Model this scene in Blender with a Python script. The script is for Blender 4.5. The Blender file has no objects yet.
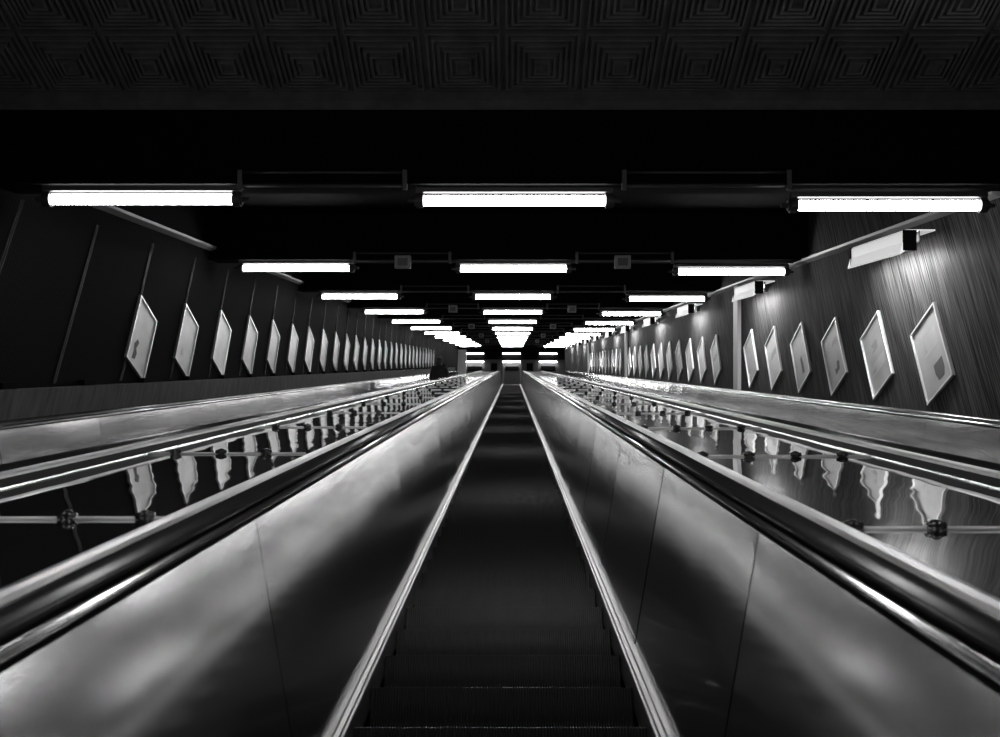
import bpy, bmesh, math, random
from math import radians, sin, cos, pi
from mathutils import Vector, Matrix
random.seed(7)
C = bpy.context.scene.collection
TH = radians(30)                      # the incline of the escalators
F = Vector((0, cos(TH), sin(TH)))     # up the slope
N = Vector((0, -sin(TH), cos(TH)))    # square to the slope
EYE = Vector((0, 0, 3.3))
R30 = Matrix.Rotation(TH, 3, 'X')

def W(x, d, n):
    """point at x across, d up the slope from the eye, n above the eye square to the slope"""
    return EYE + Vector((x, 0, 0)) + F*d + N*n

# ------------------------------------------------------------------ materials
def new_mat(name):
    m = bpy.data.materials.new(name); m.use_nodes = True
    nt = m.node_tree; b = nt.nodes['Principled BSDF']
    return m, nt, b
def simple(name, col, rough=.5, metal=0, spec=.5, bump=None, emit=None, strength=0, coat=0):
    m, nt, b = new_mat(name)
    b.inputs['Base Color'].default_value = (col, col, col, 1) if not isinstance(col, tuple) else (*col, 1)
    b.inputs['Roughness'].default_value = rough
    b.inputs['Metallic'].default_value = metal
    b.inputs['Specular IOR Level'].default_value = spec
    b.inputs['Coat Weight'].default_value = coat
    if emit is not None:
        b.inputs['Emission Color'].default_value = (emit, emit, emit, 1)
        b.inputs['Emission Strength'].default_value = strength
    if bump:
        sc, dist, stretch = bump
        pos = nt.nodes.new('ShaderNodeNewGeometry')
        mp = nt.nodes.new('ShaderNodeMapping'); mp.vector_type = 'POINT'
        mp.inputs['Rotation'].default_value = (-TH, 0, 0)
        mp2 = nt.nodes.new('ShaderNodeMapping'); mp2.inputs['Scale'].default_value = stretch
        nz = nt.nodes.new('ShaderNodeTexNoise'); nz.inputs['Scale'].default_value = sc
        nz.inputs['Detail'].default_value = 1.0
        bp = nt.nodes.new('ShaderNodeBump'); bp.inputs['Distance'].default_value = dist
        bp.inputs['Strength'].default_value = 1
        nt.links.new(pos.outputs['Position'], mp.inputs['Vector'])
        nt.links.new(mp.outputs[0], mp2.inputs['Vector'])
        nt.links.new(mp2.outputs[0], nz.inputs['Vector'])
        nt.links.new(nz.outputs[0], bp.inputs['Height'])
        nt.links.new(bp.outputs[0], b.inputs['Normal'])
    return m
def noise_color(m, nt, b, vec_scale, scale, c0, c1, detail=4, p0=.3, p1=.7, rot=(0, 0, 0)):
    pos = nt.nodes.new('ShaderNodeNewGeometry')
    mr = nt.nodes.new('ShaderNodeMapping'); mr.inputs['Rotation'].default_value = rot
    mp = nt.nodes.new('ShaderNodeMapping'); mp.inputs['Scale'].default_value = vec_scale
    nz = nt.nodes.new('ShaderNodeTexNoise'); nz.inputs['Scale'].default_value = scale
    nz.inputs['Detail'].default_value = detail
    cr = nt.nodes.new('ShaderNodeValToRGB')
    cr.color_ramp.elements[0].position = p0; cr.color_ramp.elements[1].position = p1
    cr.color_ramp.elements[0].color = (c0, c0, c0, 1); cr.color_ramp.elements[1].color = (c1, c1, c1, 1)
    nt.links.new(pos.outputs['Position'], mr.inputs['Vector'])
    nt.links.new(mr.outputs[0], mp.inputs['Vector'])
    nt.links.new(mp.outputs[0], nz.inputs['Vector'])
    nt.links.new(nz.outputs[0], cr.inputs[0])
    nt.links.new(cr.outputs[0], b.inputs['Base Color'])
    return cr, nz

M = {}
M['steel'] = simple('brushed_steel_panel', .82, .11, 1, bump=(1.0, .0030, (1.6, 1.1, 1.6)))
M['alu'] = simple('polished_aluminium', .80, .22, 1)
M['trim'] = simple('worn_trim_metal', .40, .34, 1)
M['side'] = simple('deck_reflection_dark', .012, .6, spec=.2)  # reflection of the dark deck in the cover's side, put into the colour
M['alu_matt'] = simple('satin_aluminium', .70, .34, 1)
M['rubber'] = simple('black_rubber', .03, .27, 0, 1.0)
M['groove'] = simple('dark_groove', .02, .5)
M['step'] = simple('dark_step_metal', .048, .33, .6)
M['deck'] = simple('polished_dark_deck', .62, .03, 1, bump=(1.0, .0045, (2.2, 1.5, 2.2)))
M['chrome'] = simple('pale_metal_bar', .85, .35, .3)
M['knob'] = simple('dark_knob', .10, .2, .8)
M['black'] = simple('black_paint', .003, .8, spec=.03)
M['fixture'] = simple('dark_fixture_metal', .04, .45, .3)
M['lamp'] = simple('lit_diffuser', .8, .4, emit=1, strength=30)
M['wash_lamp'] = simple('lit_wall_lamp', .8, .4, emit=1, strength=340)
M['opal'] = simple('lit_opal_shade', .7, .45, emit=1, strength=.40)
M['shade'] = simple('white_enamel', .70, .45)
M['frame_metal'] = simple('silver_frame', .68, .32, .85)
M['strip'] = simple('pale_cornice', .16, .5)
M['pilaster'] = simple('pale_pilaster_paint', .42, .5)
M['cloth'] = simple('dark_cloth', .012, .9)
M['trouser'] = simple('dark_trousers', .02, .9)
M['hair'] = simple('dark_hair', .01, .6)
M['skin'] = simple('skin', .25, .6)
M['ink'] = simple('printed_ink', .07, .6)
M['ink_pale'] = simple('pale_printed_ink', .55, .6)
M['end_grey'] = simple('grey_plaster', .05, .7)
M['door_grey'] = simple('grey_door', .06, .5)
M['batten'] = simple('dark_batten', .03, .5, .4)

m, nt, b = new_mat('stained_wood_veneer')      # grain runs straight up, in boards
noise_color(m, nt, b, (26, 26, .6), 3.0, .007, .080, 12, .36, .72)
b.inputs['Specular IOR Level'].default_value = .03
b.inputs['Roughness'].default_value = .75; M['wood'] = m

m, nt, b = new_mat('perforated_black_panel')   # rows of small round perforations
pos = nt.nodes.new('ShaderNodeNewGeometry')
mp = nt.nodes.new('ShaderNodeMapping'); mp.inputs['Scale'].default_value = (1, 26, 38)
vo = nt.nodes.new('ShaderNodeTexVoronoi'); vo.inputs['Randomness'].default_value = 0; vo.inputs['Scale'].default_value = 1
cr = nt.nodes.new('ShaderNodeValToRGB')
cr.color_ramp.elements[0].position = .28; cr.color_ramp.elements[1].position = .42
cr.color_ramp.elements[0].color = (.002, .002, .002, 1); cr.color_ramp.elements[1].color = (.010, .010, .010, 1)
cx = nt.nodes.new('ShaderNodeSeparateXYZ'); cc = nt.nodes.new('ShaderNodeCombineXYZ')
nt.links.new(pos.outputs['Position'], mp.inputs['Vector']); nt.links.new(mp.outputs[0], cx.inputs[0])
nt.links.new(cx.outputs['Y'], cc.inputs['Y']); nt.links.new(cx.outputs['Z'], cc.inputs['Z'])
nt.links.new(cc.outputs[0], vo.inputs['Vector']); nt.links.new(vo.outputs['Distance'], cr.inputs[0])
nt.links.new(cr.outputs[0], b.inputs['Base Color'])
b.inputs['Specular IOR Level'].default_value = .02
b.inputs['Roughness'].default_value = .8; M['perf'] = m

m, nt, b = new_mat('stained_concrete_plinth')
noise_color(m, nt, b, (6, 6, .8), 3, .02, .07, 5)
b.inputs['Roughness'].default_value = .8; M['plinth'] = m
m, nt, b = new_mat('dark_cast_ceiling')
noise_color(m, nt, b, (1, 1, 1), 6, .06, .10, 3)
b.inputs['Specular IOR Level'].default_value = .2
b.inputs['Roughness'].default_value = .75; M['relief'] = m
m, nt, b = new_mat('poster_paper')
noise_color(m, nt, b, (1, 1, 1), 2.3, .55, .80, 3)
b.inputs['Roughness'].default_value = .35; M['paper'] = m
m, nt, b = new_mat('grey_poster_paper')
noise_color(m, nt, b, (1, 1, 1), 2.6, .22, .34, 3)
b.inputs['Roughness'].default_value = .35; M['paper_grey'] = m

# ------------------------------------------------------------------ helpers
def link(name, bm, mats, parent=None, smooth=False, loc=None, rot=None):
    me = bpy.data.meshes.new(name); bmesh.ops.recalc_face_normals(bm, faces=bm.faces)
    bm.to_mesh(me); bm.free()
    for mm in (mats if isinstance(mats, (list, tuple)) else [mats]): me.materials.append(mm)
    if smooth:
        for p in me.polygons: p.use_smooth = True
    o = bpy.data.objects.new(name, me); C.objects.link(o)
    if parent is not None: o.parent = parent
    if loc is not None: o.location = loc
    if rot is not None: o.rotation_euler = rot
    return o
def tag(o, label, cat, group=None, kind=None):
    o['label'] = label; o['category'] = cat
    if group: o['group'] = group
    if kind: o['kind'] = kind
    return o
def empty(name, loc, rot=(0, 0, 0)):
    o = bpy.data.objects.new(name, None); C.objects.link(o)
    o.location = loc; o.rotation_euler = rot; o.empty_display_size = .1
    return o
def struct(o):
    o['kind'] = 'structure'; return o
def bx(bm, x0, x1, y0, y1, z0, z1, mi=0, bev=0):
    vs = [bm.verts.new((x, y, z)) for x in (x0, x1) for y in (y0, y1) for z in (z0, z1)]
    idx = [(0, 1, 3, 2), (4, 6, 7, 5), (0, 4, 5, 1), (2, 3, 7, 6), (0, 2, 6, 4), (1, 5, 7, 3)]
    fs = [bm.faces.new([vs[i] for i in q]) for q in idx]
    for f in fs: f.material_index = mi
    if bev:
        es = list({e for f in fs for e in f.edges})
        r = bmesh.ops.bevel(bm, geom=es, offset=bev, segments=2, affect='EDGES', profile=.5)
        for f in r['faces']: f.material_index = mi
    return bm
def tube(bm, a, b_, r, seg=14, r2=None, mi=0):
    a = Vector(a); b_ = Vector(b_); v = b_ - a
    rr = bmesh.ops.create_cone(bm, cap_ends=True, segments=seg, radius1=r, radius2=r if r2 is None else r2, depth=v.length)
    q = v.to_track_quat('Z', 'Y')
    bmesh.ops.transform(bm, matrix=Matrix.Translation((a + b_)/2) @ q.to_matrix().to_4x4(), verts=rr['verts'])
    for f in {f for vv in rr['verts'] for f in vv.link_faces}: f.material_index = mi
    return rr['verts']
def ball(bm, c, r, sx=1, sy=1, sz=1, u=16, v=10):
    rr = bmesh.ops.create_uvsphere(bm, u_segments=u, v_segments=v, radius=r)
    bmesh.ops.transform(bm, matrix=Matrix.Translation(c) @ Matrix.Diagonal((sx, sy, sz, 1)), verts=rr['verts'])
def sweep(prof, path, closed=True):
    """profile [(x, n)], path [(d, n)] in the slope frame"""
    bm = bmesh.new(); rows = []
    for (d, n) in path: rows.append([bm.verts.new((x, d, pn + n)) for (x, pn) in prof])
    k = len(prof)
    for a, c in zip(rows, rows[1:]):
        for i in range(k if closed else k-1):
            j = (i+1) % k; bm.faces.new((a[i], a[j], c[j], c[i]))
    if closed: bm.faces.new(rows[0]); bm.faces.new(rows[-1])
    return bm
def ellipse(cx, cz, rx, rz, n=20):
    return [(cx + rx*cos(2*pi*i/n), cz + rz*sin(2*pi*i/n)) for i in range(n)]
def dup(root, loc=None):
    r = root.copy(); C.objects.link(r)
    if loc is not None: r.location = loc
    for ch in root.children:
        c = ch.copy(); C.objects.link(c); c.parent = r
        for g in ch.children:
            e = g.copy(); C.objects.link(e); e.parent = c
    return r
SL = (TH, 0, 0)
ORD = ['first', 'second', 'third', 'fourth', 'fifth', 'sixth', 'seventh', 'eighth', 'ninth', 'tenth', 'eleventh',
       'twelfth', 'thirteenth', 'fourteenth', 'fifteenth', 'sixteenth', 'seventeenth', 'eighteenth', 'nineteenth',
       'twentieth', 'twenty-first', 'twenty-second', 'twenty-third', 'twenty-fourth', 'twenty-fifth', 'twenty-sixth',
       'twenty-seventh', 'twenty-eighth', 'twenty-ninth', 'thirtieth', 'thirty-first', 'thirty-second', 'thirty-third']

XC, XS = -.045, 3.04            # middle line of the centre escalator, offset of the outer ones
WL, WR = -4.20, 4.11            # the two side walls
D0, D1 = -2.6, 67.0             # lower and upper end of the incline
PATH = [(D0, 0), (12, 0), (40, 0), (66.4, 0), (67.0, -.04), (67.8, -.22), (68.6, -.62), (70.0, -1.43)]

# ------------------------------------------------------------------ escalators
NS = -1.43                     # step noses
def step_mesh():
    """one step: grooved tread and grooved, slightly bowed riser; origin at the nose"""
    bm = bmesh.new(); w = .575; nr = 95; pit = 2*w/nr
    run = Vector((cos(TH), -sin(TH))); up = Vector((sin(TH), cos(TH)))     # (d, n) of world level and world up
    H = .23; T = .40
    # outline of the ridge: bottom of riser, bowed riser, nose, back of tread
    ridge = []
    for i in range(7):
        t = i/6.0; bow = -.022*sin(pi*(1-t)*.9)*(1-t)**.3
        p = up*(-H*(1-t)) + run*(.030*(1-t) + bow*.35); ridge.append(p)
    ridge.append(run*.012 + up*.004); ridge.append(run*T + up*.004)
    cols = []
    for i in range(nr*4 + 1):
        ph = i % 4; x = -w + pit*i/4
        deep = .009 if ph in (2, 3) else 0
        col = []
        for k, p in enumerate(ridge):
            nrm = run if k < 7 else -up
            q = p + nrm*deep; col.append(bm.verts.new((x, q.x, q.y)))
        cols.append(col)
    for a, c in zip(cols, cols[1:]):
        for k in range(len(ridge)-1): bm.faces.new((a[k], a[k+1], c[k+1], c[k]))
    return bm
def side(s, x): return s*x
def panel_x(n):
    """half width of the lining at height n: flared at the top, steeper below"""
    h = -n
    return .777 - .166*(h-.497)
def make_escalator(xc, name, label, full):
    root = empty(name, W(xc, 0, 0), SL); tag(root, label, 'escalator', 'escalators side by side on the incline')
    pitch = .4619
    d = 4.182 - 15*pitch; n_steps = int((D1 - d)/pitch)
    if full:
        first = link('step', step_mesh(), M['step'], root); me = first.data
        ds = [d + pitch*i for i in range(n_steps)]
        near = [q for q in ds if q > .6][:100]; rest = [q for q in ds if q not in near]
        for i, q in enumerate(near):
            o = first if i == 0 else bpy.data.objects.new('step', me)
            if i: C.objects.link(o); o.parent = root
            o.location = (0, q, NS)
        bm = bmesh.new()
        run = Vector((cos(TH), -sin(TH))); up = Vector((sin(TH), cos(TH)))
        for q in rest:
            p0 = up*-.23 + run*.02; p1 = run*0; p2 = run*.4
            v = [bm.verts.new((x, q+p.x, NS+p.y)) for x in (-.575, .575) for p in (p0, p1, p2)]
            bm.faces.new((v[0], v[3], v[4], v[1])); bm.faces.new((v[1], v[4], v[5], v[2]))
        o = link('step', bm, M['step'], root); o['kind'] = 'stuff'
    else:
        bm = bmesh.new()
        run = Vector((cos(TH), -sin(TH))); up = Vector((sin(TH), cos(TH)))
        for i in range(n_steps):
            q = d + pitch*i
            p0 = up*-.23 + run*.02; p1 = run*0; p2 = run*.4
            v = [bm.verts.new((x, q+p.x, NS+p.y)) for x in (-.575, .575) for p in (p0, p1, p2)]
            bm.faces.new((v[0], v[3], v[4], v[1])); bm.faces.new((v[1], v[4], v[5], v[2]))
        o = link('step', bm, M['step'], root); o['kind'] = 'stuff'
    # landing comb plate at the top
    bm = bmesh.new(); q = D1
    v = [bm.verts.new((x, q + cos(TH)*t, NS - sin(TH)*t)) for x in (-.8, .8) for t in (0, 3.6)]
    bm.faces.new((v[0], v[1], v[3], v[2])); 
    e = bmesh.ops.extrude_face_region(bm, geom=list(bm.faces))
    bmesh.ops.translate(bm, vec=(0, 0, -.05), verts=[g for g in e['geom'] if isinstance(g, bmesh.types.BMVert)])
    link('comb_plate', bm, M['alu_matt'], root)
    xt, nt_, nb = .777, -.497, -1.36; xb = panel_x(nb)
    for s in (-1, 1):
        # flared steel lining in panels; their joints stand upright
        off = (3.03 if s < 0 else 2.80) + (0 if full else .55)
        k0 = math.floor((D0 - off)/1.75)
        k = k0
        while True:
            a = max(off + 1.75*k, D0); c = min(off + 1.75*(k+1), D1 + .6)
            k += 1
            if a >= D1: break
            if c <= D0 + .05: continue
            bm = bmesh.new(); g = .004; nu, nv = 6, 8; grid = []
            bow = random.uniform(.001, .004); skew = random.uniform(-.0035, .0035)
            for i in range(nu+1):
                row = []
                for j in range(nv+1):
                    t = 1 - j/nv; u = i/nu
                    n = nt_ + (nb-nt_)*t
                    x = panel_x(n)
                    dd = (a + g) + (c - a - 2*g)*u
                    pil = bow*4*u*(1-u) + skew*(u-.5)
                    row.append(bm.verts.new((s*(x + pil*.9), dd, n - pil*.4)))
                grid.append(row)
            for i in range(nu):
                for j in range(nv): bm.faces.new((grid[i][j], grid[i+1][j], grid[i+1][j+1], grid[i][j+1])).smooth = True
            for i in (0, nu):     # folded-back edges give the sheet its thickness
                ft = [bm.verts.new(v.co) for v in grid[i]]
                bk = [bm.verts.new(v.co + Vector((s*.012, 0, -.006))) for v in grid[i]]
                for j in range(nv): bm.faces.new((ft[j], ft[j+1], bk[j+1], bk[j])).material_index = 1
            link('lining_panel', bm, [M['steel'], M['black']], root)
        # carcass behind the panels
        prof = [(s*(xb+.016), nb-.02), (s*(xt+.014), nt_-.012), (s*.974, -.48), (s*.974, nb-.2), (s*(xb+.016), nb-.2)]
        link('carcass', sweep(prof, PATH), M['groove'], root)
        # skirting with its bright trim beside the steps
        prof = [(s*a_, b_) for a_, b_ in ((.580, -1.52), (.580, -1.400), (.583, -1.388), (.592, -1.386), (.596, -1.376), (.612, -1.370),
                (.616, -1.362), (.630, -1.352), (.640, -1.346), (.650, -1.352), (.650, -1.52))]
        link('skirt_trim', sweep(prof, PATH), M['trim'], root)
        # bead at the top of the lining
        link('inner_bead', sweep(ellipse(s*.797, -.482, .013, .013, 16), PATH), M['alu'], root, smooth=True)
        # handrail
        link('handrail', sweep(ellipse(s*.864, -.462, .044, .027, 24), PATH), M['rubber'], root, smooth=True)
        # outer cover, rounded
        prof = [(s*.915, -.50), (s*.915, -.468), (s*.922, -.457), (s*.940, -.450), (s*.962, -.447), (s*.980, -.449),
                (s*.989, -.458), (s*.987, -.50)]
        link('outer_cover', sweep(prof, PATH), M['alu_matt'], root, smooth=False)
        prof = [(s*.975, -.47), (s*.990, -.47), (s*.992, -.506), (s*.975, -.506)]
        link('cover_side', sweep(prof, PATH), M['side'], root)
        prof = [(s*.985, -.505), (s*.998, -.505), (s*1.000, -.512), (s*.985, -.512)]
        link('cover_foot', sweep(prof, PATH), M['alu'], root)
    return root
esc_c = make_escalator(XC, 'escalator', 'central escalator of dark ribbed steps seen straight up its middle', True)
esc_l = make_escalator(XC - XS, 'escalator', 'escalator along the black left wall, a dark figure riding near its top', False)
esc_r = make_escalator(XC + XS, 'escalator', 'escalator along the wood-panelled right wall, nobody on it', False)

# ------------------------------------------------------------------ decks and their guard bars
for s, nm in ((-1, 'left'), (1, 'right')):
    x0, x1 = XC + s*.996, XC + s*(XS - .996)
    prof = [(x0, -.512), (x1, -.512), (x1, -.56), (x0, -.56)]
    bm = sweep([(p[0] - XC - s*1.52, p[1]) for p in prof], PATH)
    o = link('divider_deck', bm, M['deck'], None, False, W(XC + s*1.52, 0, 0), SL)
    tag(o, 'mirror-polished deck between the central and the %s escalator' % nm, 'escalator deck', 'polished decks between the escalators')
    # narrow ledge between the outer escalator and the wall
    a = XC + s*(XS + .996); w = WL if s < 0 else WR
    prof = [(a, -.50), (w, -.50), (w, -.56), (a, -.56)]
    bm = sweep([(p[0] - a, p[1]) for p in prof], PATH)
    o = link('wall_ledge', bm, M['black'], None, False, W(a, 0, 0), SL)
    tag(o, 'narrow dark ledge between the %s escalator and the wall' % nm, 'ledge')
proto = empty('guard_bar', (0, 0, 0), SL)
bm = bmesh.new(); tube(bm, (-.515, 0, .004), (.515, 0, .004), .0065, 12)
link('rod', bm, M['chrome'], proto, True)
for j in range(4):
    bm = bmesh.new(); x = -.355 + .258*j
    ball(bm, (0, 0, .015), .022, 1.1, 1, .8)
    tube(bm, (-.030, 0, .012), (.030, 0, .012), .012, 12)
    tube(bm, (0, 0, 0), (0, 0, .006), .022, 14)
    o = link('knob', bm, M['knob'], proto, True); o.location = (x, 0, 0)
first = True
for s, nm in ((-1, 'left'), (1, 'right')):
    for k in range(28):
        d = 3.12 + 2.28*k if s < 0 else 2.93 + 2.31*k
        loc = W(XC + s*1.52, d, -.512)
        if first: g = proto; g.location = loc; first = False
        else: g = dup(proto, loc)
        g.rotation_euler = (TH, 0, pi) if False else SL
        if s > 0: g.scale = (-1, 1, 1) if False else (1, 1, 1)
        tag(g, 'chrome bar with four round knobs, %s from the camera on the %s deck' % (ORD[k], nm), 'guard bar',
            'knobbed bars across the %s deck' % nm)
        if s < 0:      # the knobs sit nearer the centre escalator's far side there
            for c in g.children:
                if c.name.startswith('knob'): c.location.x = -c.location.x

# ------------------------------------------------------------------ side walls
def wall_poly(pts, x, thick, s):
    bm = bmesh.new(); a = [bm.verts.new(W(x, d, n)) for d, n in pts]
    c = [bm.verts.new(W(x + s*thick, d, n)) for d, n in pts]
    bm.faces.new(a); bm.faces.new(c)
    for i in range(len(pts)):
        j = (i+1) % len(pts); bm.faces.new((a[i], a[j], c[j], c[i]))
    return bm
hall = lambda d: 6.54 - .577*d         # the level ceiling of the lower hall
pts = [(-6, -1.9), (80, -1.9), (80, 2.3), (7.9, 2.3), (7.6, hall(7.6)+.1), (-6, hall(-6)+.1)]
bm = wall_poly(pts, WL, .25, -1)
wl = struct(link('wall_left', bm, [M['perf'], M['frame_metal']]))
wr = struct(link('wall_right', wall_poly(pts, WR, .25, 1), M['wood']))

# paired thin upright battens at each panel joint of the left wall
bm = bmesh.new()
for k in range(-4, 34):
    dn = 10.40 + 1.47*k                # joint passes the near edge of each poster
    for o_ in (0, .035):
        base = W(WL + .001, dn + o_, .33)
        top = 1.25; bot = -.58
        z0 = bot; z1 = top
        p0 = base + Vector((0, 0, z0)); 
        bx(bm, WL, WL + .010, p0.y - .003, p0.y + .003, base.z + z0, base.z + z1)
tr = struct(link('trim_1', bm, M['batten']))

# plinth along the foot of the left wall with small brackets
bm = sweep([(WL, -.50), (WL + .10, -.50), (WL + .10, -.215), (WL + .085, -.205), (WL, -.205)], [(-6, 0), (68, 0)])
for k in range(-4, 30):
    d = 10.7 + 1.47*k; bx(bm, WL + .005, WL + .075, d-.11, d+.11, -.204, -.15, 1)
struct(link('baseboard_left', bm, [M['plinth'], M['black']], None, False, EYE.copy(), SL))
bm = sweep([(WR, -.50), (WR - .03, -.50), (WR - .03, -.478), (WR, -.470)], [(-6, 0), (68, 0)])
struct(link('baseboard_right', bm, M['fixture'], None, False, EYE.copy(), SL))
# cornice strips under the ceiling
for i, (x, s, n) in enumerate(((WL, 1, 1.60), (WR, -1, 1.43))):
    bm = sweep([(x, n), (x + s*.02, n-.03), (x + s*.10, n), (x + s*.11, n+.03), (x, n+.05)], [(7.9, 0), (72, 0)])
    struct(link('trim_%d' % (i+2), bm, M['strip'], None, False, EYE.copy(), SL))
# pilasters on the right wall
for i, d in enumerate((17.1, 33.8, 50.5)):
    bm = bmesh.new(); bx(bm, -.07, 0, -.16, .16, -.47, 1.43, 0, .006)
    struct(link('trim_%d' % (i+4), bm, M['pilaster'], None, False, W(WR, d, 0), SL))

# ------------------------------------------------------------------ ceilings
bm = bmesh.new()
def quad(bm, p, mi=0):
    f = bm.faces.new([bm.verts.new(v) for v in p]); f.material_index = mi
# sloping ceiling over the incline
bx(bm, WL-.2, WR+.2, 7.95, 72.3, 2.10, 2.3)
ce = struct(link('ceiling', bm, M['black'], None, False, EYE.copy(), SL))
# level relief ceiling of the lower hall, cast in stepped square pyramids
zc = W(0, 7.7, hall(7.7)).z; y_edge = W(0, 7.7, hall(7.7)).y - .20
bm = bmesh.new(); ts = .60; x0 = -4.27
for i in range(14):
    for j in range(12):
        cx, cy = x0 + ts*(i+.5), y_edge - ts*(j+.5)
        rings = []; L = 6; half = ts/2
        z = 0.0; r = half
        seq = [(half, 0), (half*.93, 0)]
        for k in range(L):
            r0 = half*(.93 - .145*k)
            seq += [(r0, -.045 - .012*k), (r0 - half*.065, -.045 - .012*k), (r0 - half*.07, -.008 - .012*k), (r0 - half*.14, -.008 - .012*k)]
        prev = None
        for (r, z) in seq:
            r = max(r, .004)
            cur = [bm.verts.new((cx + a*r, cy + b_*r, zc + z)) for a, b_ in ((-1, -1), (1, -1), (1, 1), (-1, 1))]
            if prev:
                for q in range(4): bm.faces.new((prev[q], prev[(q+1) % 4], cur[(q+1) % 4], cur[q]))
            prev = cur
        bm.faces.new(prev)
bx(bm, WL-.2, WR+.2, y_edge - 14, y_edge - ts*12, zc, zc + .1)
bx(bm, WL-.2, WR+.2, y_edge - ts*12, y_edge + .3, zc + .02, zc + .1)
bx(bm, WL, WR, y_edge, y_edge + .10, zc - .13, zc + .02)
c2 = struct(link('ceiling', bm, M['relief']))

# beams, rows of lamps, cable rails
def ltag(o, lab, cat, grp): return tag(o, lab, cat, grp)
ROW = [7.7 + 5.5*k for k in range(12)]          # from the foot of the ceiling to its head
lamp = empty('tube_lamp', (0, 0, 0), SL)
bm = bmesh.new(); tube(bm, (-.735, 0, 0), (.735, 0, 0), .042, 24); link('diffuser', bm, M['lamp'], lamp, True)
for s in (-1, 1):
    bm = bmesh.new(); tube(bm, (s*.74, 0, 0), (s*.80, 0, 0), .062, 24); tube(bm, (s*.80, 0, 0), (s*.815, 0, 0), .045, 24)
    bx(bm, s*.77-.03, s*.77+.03, -.03, .03, .03, .10)
    tube(bm, (s*.815, -.0, .0), (s*.87, -.0, .0), .018, 12)
    link('end_cap', bm, M['fixture'], lamp, False)
bm = bmesh.new(); bx(bm, -.80, .80, -.045, .045, .062, .105, 0, .006); link('mounting_rail', bm, M['fixture'], lamp)
colname = {-1: 'left', 0: 'middle', 1: 'right'}
first = True
for k, d in enumerate(ROW):
    bm = bmesh.new(); bx(bm, WL, WR, -.10, .28, 0, .70, 0)
    bx(bm, WL, WR, -.13, .31, -.012, .012)
    struct(link('trim_%d' % (k+7), bm, M['black'], None, False, W(0, d, 1.46 if k else 1.46), SL))
    for c, n in ((-1, 1.345), (0, 1.335), (1, 1.295)):
        loc = W((-3.01, .02, 3.06)[c+1], d, n)
        if first: o = lamp; o.location = loc; first = False
        else: o = dup(lamp, loc)
        tag(o, 'lit tube lamp under the sloping ceiling, %s from the camera in the %s column' % (ORD[k], colname[c]), 'lamp',
            'tube lamps in rows under the sloping ceiling')
for k, d in enumerate((2.2,)):       # the rows above and behind the viewer, hung on slim crossbars
    bm = bmesh.new(); bx(bm, WL, WR, -.05, .05, 0, .09)
    struct(link('trim_%d' % (k+30), bm, M['black'], None, False, W(0, d, 1.45), SL))
    for c in (-1, 0, 1):
        o = dup(lamp, W(3.05*c + .02, d, 1.345))
        tag(o, 'lit tube lamp on a slim crossbar %s the viewer, %s column' % (('above', 'behind')[k], colname[c]), 'lamp', 'tube lamps on crossbars over the lower hall')
rail = empty('cable_rail', (0, 0, 0), SL)
bm = bmesh.new(); tube(bm, (-.66, 0, .10), (.66, 0, .10), .011, 10); tube(bm, (-.66, 0, -.01), (.66, 0, -.01), .011, 10)
link('conduit', bm, M['fixture'], rail, True)
for s in (-1, 1):
    bm = bmesh.new(); bx(bm, s*.66-.02, s*.66+.02, -.02, .02, -.04, .12, 0, .004); link('bracket', bm, M['fixture'], rail)
box = empty('junction_box', (0, 0, 0), SL)
bm = bmesh.new(); bx(bm, -.11, .11, -.05, .05, -.09, .09, 0, .01); link('casing', bm, M['strip'], box)
bm = bmesh.new(); bx(bm, -.07, .07, -.056, -.05, -.055, .05, 0, .002); link('cover_plate', bm, M['fixture'], box)
fr = fb = True
for k, d in enumerate(ROW):
    for s in (-1, 1):
        loc = W(1.54*s + .02, d - .12, 1.44)
        if fr: o = rail; o.location = loc; fr = False
        else: o = dup(rail, loc)
        tag(o, 'pair of dim conduits between tube lamps, %s row from the camera, %s of centre' % (ORD[k], colname[s]), 'cable rail',
            'cable rails between the tube lamps')
        if k in (1, 3, 5, 7, 9):
            loc = W(1.51*s + .01, d - .2, 1.41)
            if fb: o = box; o.location = loc; fb = False
            else: o = dup(box, loc)
            tag(o, 'small square box hung between tube lamps, %s box from the camera, %s of centre' % (ORD[k//2], colname[s]), 'junction box',
                'small boxes hung between the lamps')

# wall washers on the right
wsh = empty('wall_washer', (0, 0, 0), SL)
bm = bmesh.new()
sec = [(-.02, .09), (.0, .11), (.28, .11), (.28, .095), (.012, .095), (-.005, .085), (-.03, -.10), (-.06, -.12), (-.055, -.128), (-.015, -.10)]
rows = [[bm.verts.new((x, y, z)) for x, z in sec] for y in (-.70, .70)]
for i in range(len(sec)):
    j = (i+1) % len(sec); bm.faces.new((rows[0][i], rows[0][j], rows[1][j], rows[1][i]))
bm.faces.new(rows[0]); bm.faces.new(rows[1])
for f in list(bm.faces): f.material_index = 0
link('shade', bm, M['opal'], wsh)
for s in (-1, 1):
    bm = bmesh.new(); bx(bm, -.03, .10, s*.70-.006, s*.70+.006, -.09, .105); link('end_blind', bm, M['black'], wsh)  # black plates added to hide the glaring tube at both ends
bm = bmesh.new(); tube(bm, (.055, -.66, .03), (.055, .66, .03), .019, 12); link('tube', bm, M['wash_lamp'], wsh, True)
bm = bmesh.new(); bx(bm, .03, .09, -.69, .69, .055, .095, 0, .004)
bx(bm, .28, .345, -.06, .06, -.02, .11)
for s in (-1, 1): bx(bm, .04, .07, s*.67-.012, s*.67+.012, .01, .06)
link('wall_mount', bm, M['fixture'], wsh)
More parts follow.
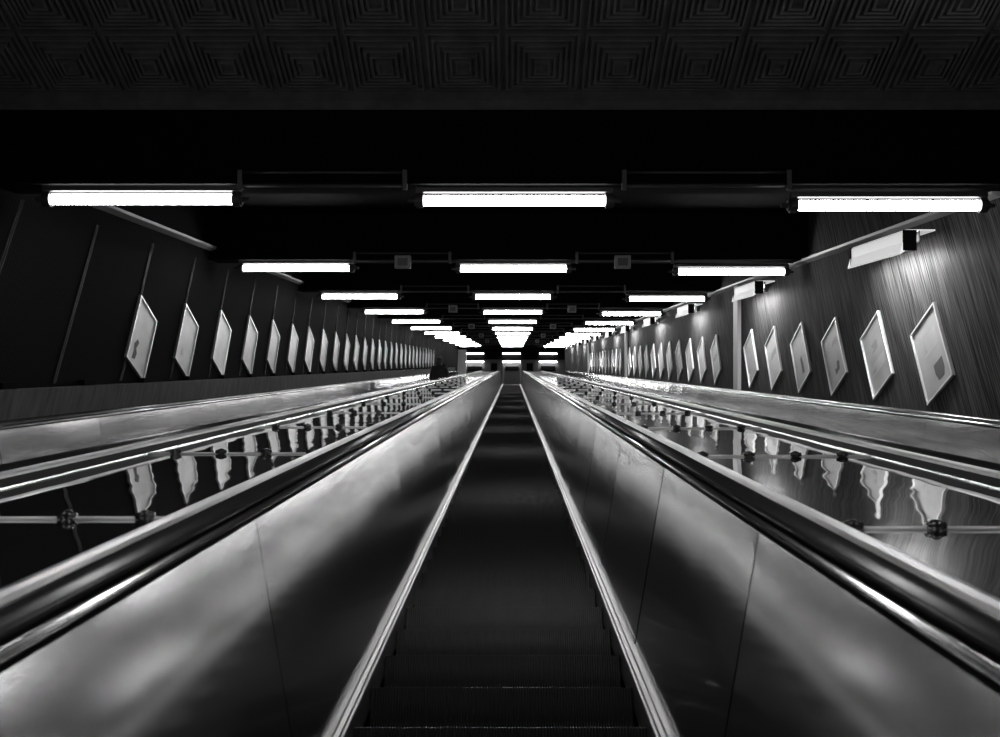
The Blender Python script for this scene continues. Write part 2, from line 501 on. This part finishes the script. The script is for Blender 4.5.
bm = bmesh.new(); bx(bm, .128, .134, -.70, .70, -.005, .10); link('cutoff_plate', bm, M['black'], wsh)  # unseen plate, added so the tube lights the wall only lower down
for k in range(11):
    loc = W(WR - .35, 9.72 + 5.5*k, 1.18)
    o = wsh if k == 0 else dup(wsh, loc)
    o.location = loc
    tag(o, 'white shaded wall light high on the wood wall, %s from the camera' % ORD[k], 'wall light', 'wall lights along the wood wall')

# ------------------------------------------------------------------ posters
def make_poster(w, h, s, paper, name='framed_poster'):
    """upright in the Y-Z plane facing s*X"""
    r = empty(name, (0, 0, 0))
    bm = bmesh.new(); t = .022; dep = .032
    x0, x1 = (0, s*dep)
    a, c = min(x0, x1), max(x0, x1)
    bx(bm, a, c, -w/2, -w/2+t, -h/2, h/2, 0, .003); bx(bm, a, c, w/2-t, w/2, -h/2, h/2, 0, .003)
    bx(bm, a, c, -w/2+t, w/2-t, -h/2, -h/2+t, 0, .003); bx(bm, a, c, -w/2+t, w/2-t, h/2-t, h/2, 0, .003)
    link('frame', bm, M['frame_metal'], r)
    bm = bmesh.new(); bx(bm, *sorted((s*.004, s*.014)), -w/2+t, w/2-t, -h/2+t, h/2-t)
    p = link('print', bm, paper, r)
    return r, p
def text_lines(p, s, w, z, n, seed, mat, hh=.008, gap=.026):
    rnd = random.Random(seed); bm = bmesh.new()
    for i in range(n):
        y = -w/2; ln = w*rnd.uniform(.6, 1.0); zz = z - gap*i
        while y < -w/2 + ln:
            q = rnd.uniform(.012, .04); bx(bm, *sorted((s*.014, s*.0155)), y, min(y+q, w/2), zz-hh/2, zz+hh/2); y += q + .009
    return link('printed_text', bm, mat, p)
def shape(p, s, pts, mat):
    bm = bmesh.new(); a = [bm.verts.new((s*.014, y, z)) for y, z in pts]; c = [bm.verts.new((s*.0156, y, z)) for y, z in pts]
    bm.faces.new(a); bm.faces.new(c)
    for i in range(len(pts)):
        j = (i+1) % len(pts); bm.faces.new((a[i], a[j], c[j], c[i]))
    return link('printed_picture', bm, mat, p)
# left wall
pl, prl = make_poster(.56, .81, 1, M['paper'])
for k in range(28):
    loc = W(WL + .001, 10.67 + 1.47*k, .295)
    if k == 0:
        o = dup(pl, loc)
        pr = [c for c in o.children if c.name.startswith('print')][0]
        shape(pr, 1, [(-.13, -.33), (-.05, -.30), (-.03, -.22), (-.07, -.17), (-.03, -.08), (-.08, -.06), (-.14, -.15), (-.12, -.22)], M['ink'])
        lab = 'framed pale poster with a small dark smudge, nearest the camera on the black wall'
    elif k == 1:
        o = dup(pl, loc)
        pr = [c for c in o.children if c.name.startswith('print')][0]
        shape(pr, 1, [(-.10, -.25), (-.02, -.22), (-.03, -.14), (-.09, -.13)], M['ink_pale'])
        lab = 'framed pale poster with a faint spot, second from the camera on the black wall'
    else:
        o = dup(pl, loc); lab = 'framed pale poster in thin silver frame, %s from the camera on the black wall' % ORD[k]
    tag(o, lab, 'poster', 'framed posters on the black left wall')
for c in list(pl.children): bpy.data.objects.remove(c)
bpy.data.objects.remove(pl)
# right wall
pr0, prr = make_poster(.62, .81, -1, M['paper_grey'])
cnt = 0
for k in range(30):
    d = 9.22 + 1.395*k
    if min(abs(d - q) for q in (17.3, 34.0, 50.7)) < .55: continue
    loc = W(WR - .001, d, .10); o = dup(pr0, loc)
    pr = [c for c in o.children if c.name.startswith('print')][0]
    lab = 'framed grey poster in thin frame, %s from the camera on the wood wall' % ORD[cnt]
    if cnt == 0:
        text_lines(pr, -1, .36, .20, 7, 1, M['ink_pale'])
        shape(pr, -1, [(-.18, -.12), (.02, -.12), (.02, -.22), (-.02, -.30), (-.14, -.30), (-.18, -.24)], M['ink'])
        lab = 'framed poster with dark cup-like picture under pale text, nearest the camera on the wood wall'
    elif cnt == 1:
        text_lines(pr, -1, .16, .16, 4, 2, M['ink']); text_lines(pr, -1, .40, -.06, 5, 5, M['ink_pale'])
        lab = 'framed poster with a small dark block of text, second from the camera on wood wall'
    elif cnt == 2:
        shape(pr, -1, [(-.13, -.12), (-.05, -.10), (-.02, -.18), (.05, -.16), (.04, -.24), (-.1, -.23)], M['ink'])
        text_lines(pr, -1, .34, .20, 3, 7, M['ink_pale'])
        lab = 'framed poster with small dark drawing near its foot, third from the camera on wood wall'
    elif cnt == 3:
        shape(pr, -1, [(-.06, -.26), (.02, -.26), (.03, -.02), (-.03, .02), (-.06, -.1)], M['ink'])
        lab = 'framed poster with tall dark mark, fourth from the camera on the wood wall'
    elif cnt in (4, 6, 9):
        text_lines(pr, -1, .36, .1, 4, cnt, M['ink'])
    tag(o, lab, 'poster', 'framed posters on the wood right wall'); cnt += 1
for c in list(pr0.children): bpy.data.objects.remove(c)
bpy.data.objects.remove(pr0)

# ------------------------------------------------------------------ head of the incline
# level ceiling over the landing, end wall (upright), floor
p0 = W(0, 72.3, 2.10)
bm = bmesh.new(); bx(bm, WL-.2, WR+.2, p0.y - .3, p0.y + 8, p0.z, p0.z + .2); struct(link('ceiling', bm, M['black']))
bm = bmesh.new()                                    # facing that closes the step between the ceilings
bx(bm, WL-.2, WR+.2, p0.y - .3, p0.y, p0.z, p0.z + 1.2); struct(link('trim_20', bm, M['black']))
pw = W(0, 73.6, .3)
EW = pw.y
bm = bmesh.new(); bx(bm, WL-.3, WR+.3, EW, EW + .25, pw.z - 6.5, pw.z + 3); struct(link('wall_end', bm, M['end_grey']))
def at_end(x, y):   # pixel -> x, z on the upright end wall
    # ray direction in slope frame
    dx, n = (x - 512)/945, (364.5 - y)/945
    v = Vector((dx, 0, 0)) + F + N*n
    t = (EW - EYE.y)/v.y; p = EYE + v*t
    return p.x, p.z
def on_end(name, x0, x1, y0, y1, mat, depth=.08, parent=None):
    a, zt = at_end(x0, y0); c, zb = at_end(x1, y1)
    bm = bmesh.new(); bx(bm, a, c, EW - depth, EW, zb, zt, 0, .01); return link(name, bm, mat, parent)
d_ = on_end('door_1', 504, 520, 371, 392, M['door_grey'], .06); struct(d_)
f1 = struct(on_end('trim_21', 502.5, 504, 362, 392, M['strip'], .14)); f2 = struct(on_end('trim_22', 520, 521.5, 362, 392, M['strip'], .14))
o = on_end('sign_board', 505.5, 518.5, 367, 370.6, M['black'], .1); tag(o, 'long dark sign board over the door at the top of the incline', 'sign')
o = on_end('sign_board', 467.5, 482, 367, 371, M['black'], .1); tag(o, 'long dark board on the end wall left of the door', 'sign')
o = on_end('sign_board', 541, 555.5, 366.5, 371.2, M['black'], .1); tag(o, 'long dark board on the end wall right of the door', 'sign')
o = on_end('information_sign', 491, 497.2, 363.8, 370.6, M['black'], .1); tag(o, 'small square dark panel just left of the end door', 'sign')
o = on_end('information_sign', 526.5, 533, 363.8, 370.6, M['black'], .1); tag(o, 'small square dark panel just right of the end door', 'sign')
# dark frieze the upper lamps hang on and dark side bays
o = on_end('trim_23', 440, 590, 338, 359.8, M['black'], .1); struct(o)
o = on_end('trim_24', 452, 466, 352, 376, M['shade'], .35); struct(o)
# landing lamps, two rows seen against the frieze
for r, (yy) in enumerate((355, 363.2)):
    for c, xx in ((-1, 475), (0, 511.5), (1, 548)):
        x, z = at_end(xx, yy); o = dup(lamp, (x, EW - .22, z))
        o.rotation_euler = (0, 0, 0); o.scale = (.93, 1, .9)
        tag(o, 'lit tube lamp at the head of the incline, %s row, %s' % (('upper', 'lower')[r], colname[c]), 'lamp', 'tube lamps over the upper landing')
# upper landing floor, then stairs on up towards the end wall
bm = bmesh.new()
v = [bm.verts.new(W(x, D1 + cos(TH)*t, -1.48 - sin(TH)*t)) for x in (WL, WR) for t in (0, 4)]
bm.faces.new((v[0], v[1], v[3], v[2]))
q0 = W(0, D1 + cos(TH)*4, -1.48 - sin(TH)*4); y, z = q0.y, q0.z
while y < EW:
    a = [bm.verts.new((x, yy, zz)) for x in (WL, WR) for yy, zz in ((y, z), (y, z+.17), (y+.30, z+.17))]
    bm.faces.new((a[0], a[1], a[4], a[3])); bm.faces.new((a[1], a[2], a[5], a[4])); y += .30; z += .17
struct(link('floor', bm, M['end_grey']))
# sub-floor of the incline
bm = bmesh.new(); bx(bm, WL, WR, -6, 70, -1.95, -1.8)
struct(link('floor', bm, M['black'], None, False, EYE.copy(), SL))

# ------------------------------------------------------------------ the rider
def person(loc, h):
    r = empty('person', loc); tag(r, 'person in dark hooded coat standing on the left escalator near its top', 'person')
    k = h/1.75
    V = [(0, 0, .95), (0, .0, 1.12), (0, .01, 1.30), (0, .015, 1.44), (0, .01, 1.50), (0, -.005, 1.58), (0, -.01, 1.66), (0, -.005, 1.72)]
    R = [(.17, .12), (.15, .11), (.18, .12), (.12, .09), (.055, .055), (.070, .085), (.078, .095), (.05, .06)]
    E = [(i, i+1) for i in range(7)]
    def chain(start, pts, rad):
        p = start
        for q, rr in zip(pts, rad):
            V.append(q); R.append((rr, rr)); E.append((p, len(V)-1)); p = len(V)-1
        return p
    for s in (-1, 1):
        sh = chain(3, [(s*.17, .015, 1.42), (s*.25, 0, 1.16), (s*.24, -.10, .95), (s*.23, -.13, .88)], [.065, .048, .036, .028])
        for f in range(4): chain(sh, [(s*(.215 + .018*f), -.15, .83), (s*(.215 + .017*f), -.155, .79 + .006*abs(f-1.5))], [.009, .008])
        chain(sh, [(s*.20, -.165, .85), (s*.205, -.185, .82)], [.010, .009])
        chain(0, [(s*.095, 0, .86), (s*.10, -.005, .50), (s*.105, .02, .10), (s*.11, .0, .04), (s*.115, -.15, .03)], [.095, .062, .042, .042, .035])
    me = bpy.data.meshes.new('body'); me.from_pydata(V, E, []); 
    for i, v in enumerate(me.vertices): v.co = Vector(V[i])*k
    o = bpy.data.objects.new('body', me); C.objects.link(o); o.parent = r
    sk = o.modifiers.new('skin', 'SKIN'); me.skin_vertices
    if not me.skin_vertices: 
        pass
    for i, sv in enumerate(me.skin_vertices[0].data):
        sv.radius = (R[i][0]*k, R[i][1]*k); sv.use_root = (i == 0)
    ss = o.modifiers.new('sub', 'SUBSURF'); ss.levels = 1; ss.render_levels = 2
    me.materials.append(M['skin'])
    def loft(name, rings, mat, seg=20):
        bm = bmesh.new(); prev = None; fr_ = None
        for (cx, cy, z, rx, ry) in rings:
            cur = [bm.verts.new(((cx + rx*cos(2*pi*i/seg))*k, (cy + ry*sin(2*pi*i/seg))*k, z*k)) for i in range(seg)]
            if prev:
                for i in range(seg): bm.faces.new((prev[i], prev[(i+1) % seg], cur[(i+1) % seg], cur[i]))
            else: fr_ = cur
            prev = cur
        bm.faces.new(prev); bm.faces.new(fr_)
        return link(name, bm, mat, r, True)
    loft('coat', [(0, 0, .52, .27, .19), (0, 0, .80, .25, .18), (0, 0, 1.0, .22, .16), (0, 0, 1.15, .21, .15), (0, .01, 1.32, .23, .15),
                  (0, .015, 1.42, .20, .125), (0, .015, 1.48, .11, .09), (0, .01, 1.52, .075, .075)], M['cloth'])
    for s in (-1, 1):
        bm = bmesh.new()
        tube(bm, Vector((s*.255, 0, 1.14))*k, Vector((s*.17, .015, 1.43))*k, .070*k, 16, .082*k)
        tube(bm, Vector((s*.236, -.11, .92))*k, Vector((s*.255, 0, 1.16))*k, .052*k, 16, .070*k)
        ball(bm, Vector((s*.175, .015, 1.41))*k, .088*k); ball(bm, Vector((s*.255, 0, 1.15))*k, .070*k)
        link('sleeve', bm, M['cloth'], r, True)
        bm = bmesh.new()
        tube(bm, Vector((s*.105, .02, .06))*k, Vector((s*.10, 0, .50))*k, .062*k, 16, .080*k)
        tube(bm, Vector((s*.10, 0, .50))*k, Vector((s*.09, 0, .88))*k, .080*k, 16, .105*k)
        link('trouser_leg', bm, M['trouser'], r, True)
        bm = bmesh.new(); ball(bm, Vector((s*.112, -.06, .045))*k, .06*k, .85, 2.3, .75); link('shoe', bm, M['hair'], r, True)
    bm = bmesh.new(); ball(bm, Vector((0, .02, 1.655))*k, .112*k, .95, 1.05, 1.15)
    ball(bm, Vector((0, .07, 1.54))*k, .10*k, 1.0, .8, 1.1)
    link('hair', bm, M['hair'], r, True)
    # face, turned up the slope, away from the lens
    bm = bmesh.new(); ball(bm, Vector((0, -.108, 1.625))*k, .015*k, .8, 1.1, 1.5)
    ball(bm, Vector((0, -.094, 1.585))*k, .022*k, 1.2, .5, .3)
    for s in (-1, 1): ball(bm, Vector((s*.078, 0, 1.63))*k, .028*k, .4, .8, 1.2)
    link('face', bm, M['skin'], r, True)
    bm = bmesh.new()
    for s in (-1, 1): ball(bm, Vector((s*.030, -.090, 1.65))*k, .012*k)
    link('eyes', bm, M['hair'], r, True)
    return r
# stand on a step of the left escalator
i = round((33.0 - 4.182)/.4619)
ds = 4.182 + .4619*i
base = W(-2.60, ds, NS) + Vector((0, .2, 0))
pp = person(base, 2.03); pp.rotation_euler = (0, 0, radians(160))

# ------------------------------------------------------------------ world, camera, view
w = bpy.data.worlds.new('world'); bpy.context.scene.world = w; w.use_nodes = True
w.node_tree.nodes['Background'].inputs[0].default_value = (.5, .5, .5, 1)
w.node_tree.nodes['Background'].inputs[1].default_value = .01
cam = bpy.data.cameras.new('camera'); co = bpy.data.objects.new('camera', cam); C.objects.link(co)
co.location = EYE; co.rotation_euler = (radians(90) + TH, 0, 0)
cam.sensor_width = 36; cam.lens = 945*36/1000; cam.shift_x = -.012; cam.shift_y = -.004
cam.clip_start = .05; cam.clip_end = 300
cam.dof.use_dof = True; cam.dof.focus_distance = 11; cam.dof.aperture_fstop = 4.5
sc = bpy.context.scene; sc.camera = co
sc.view_settings.view_transform = 'Standard'; sc.view_settings.look = 'None'
sc.view_settings.gamma = 1; sc.view_settings.use_curve_mapping = False
sc.view_settings.exposure = 0
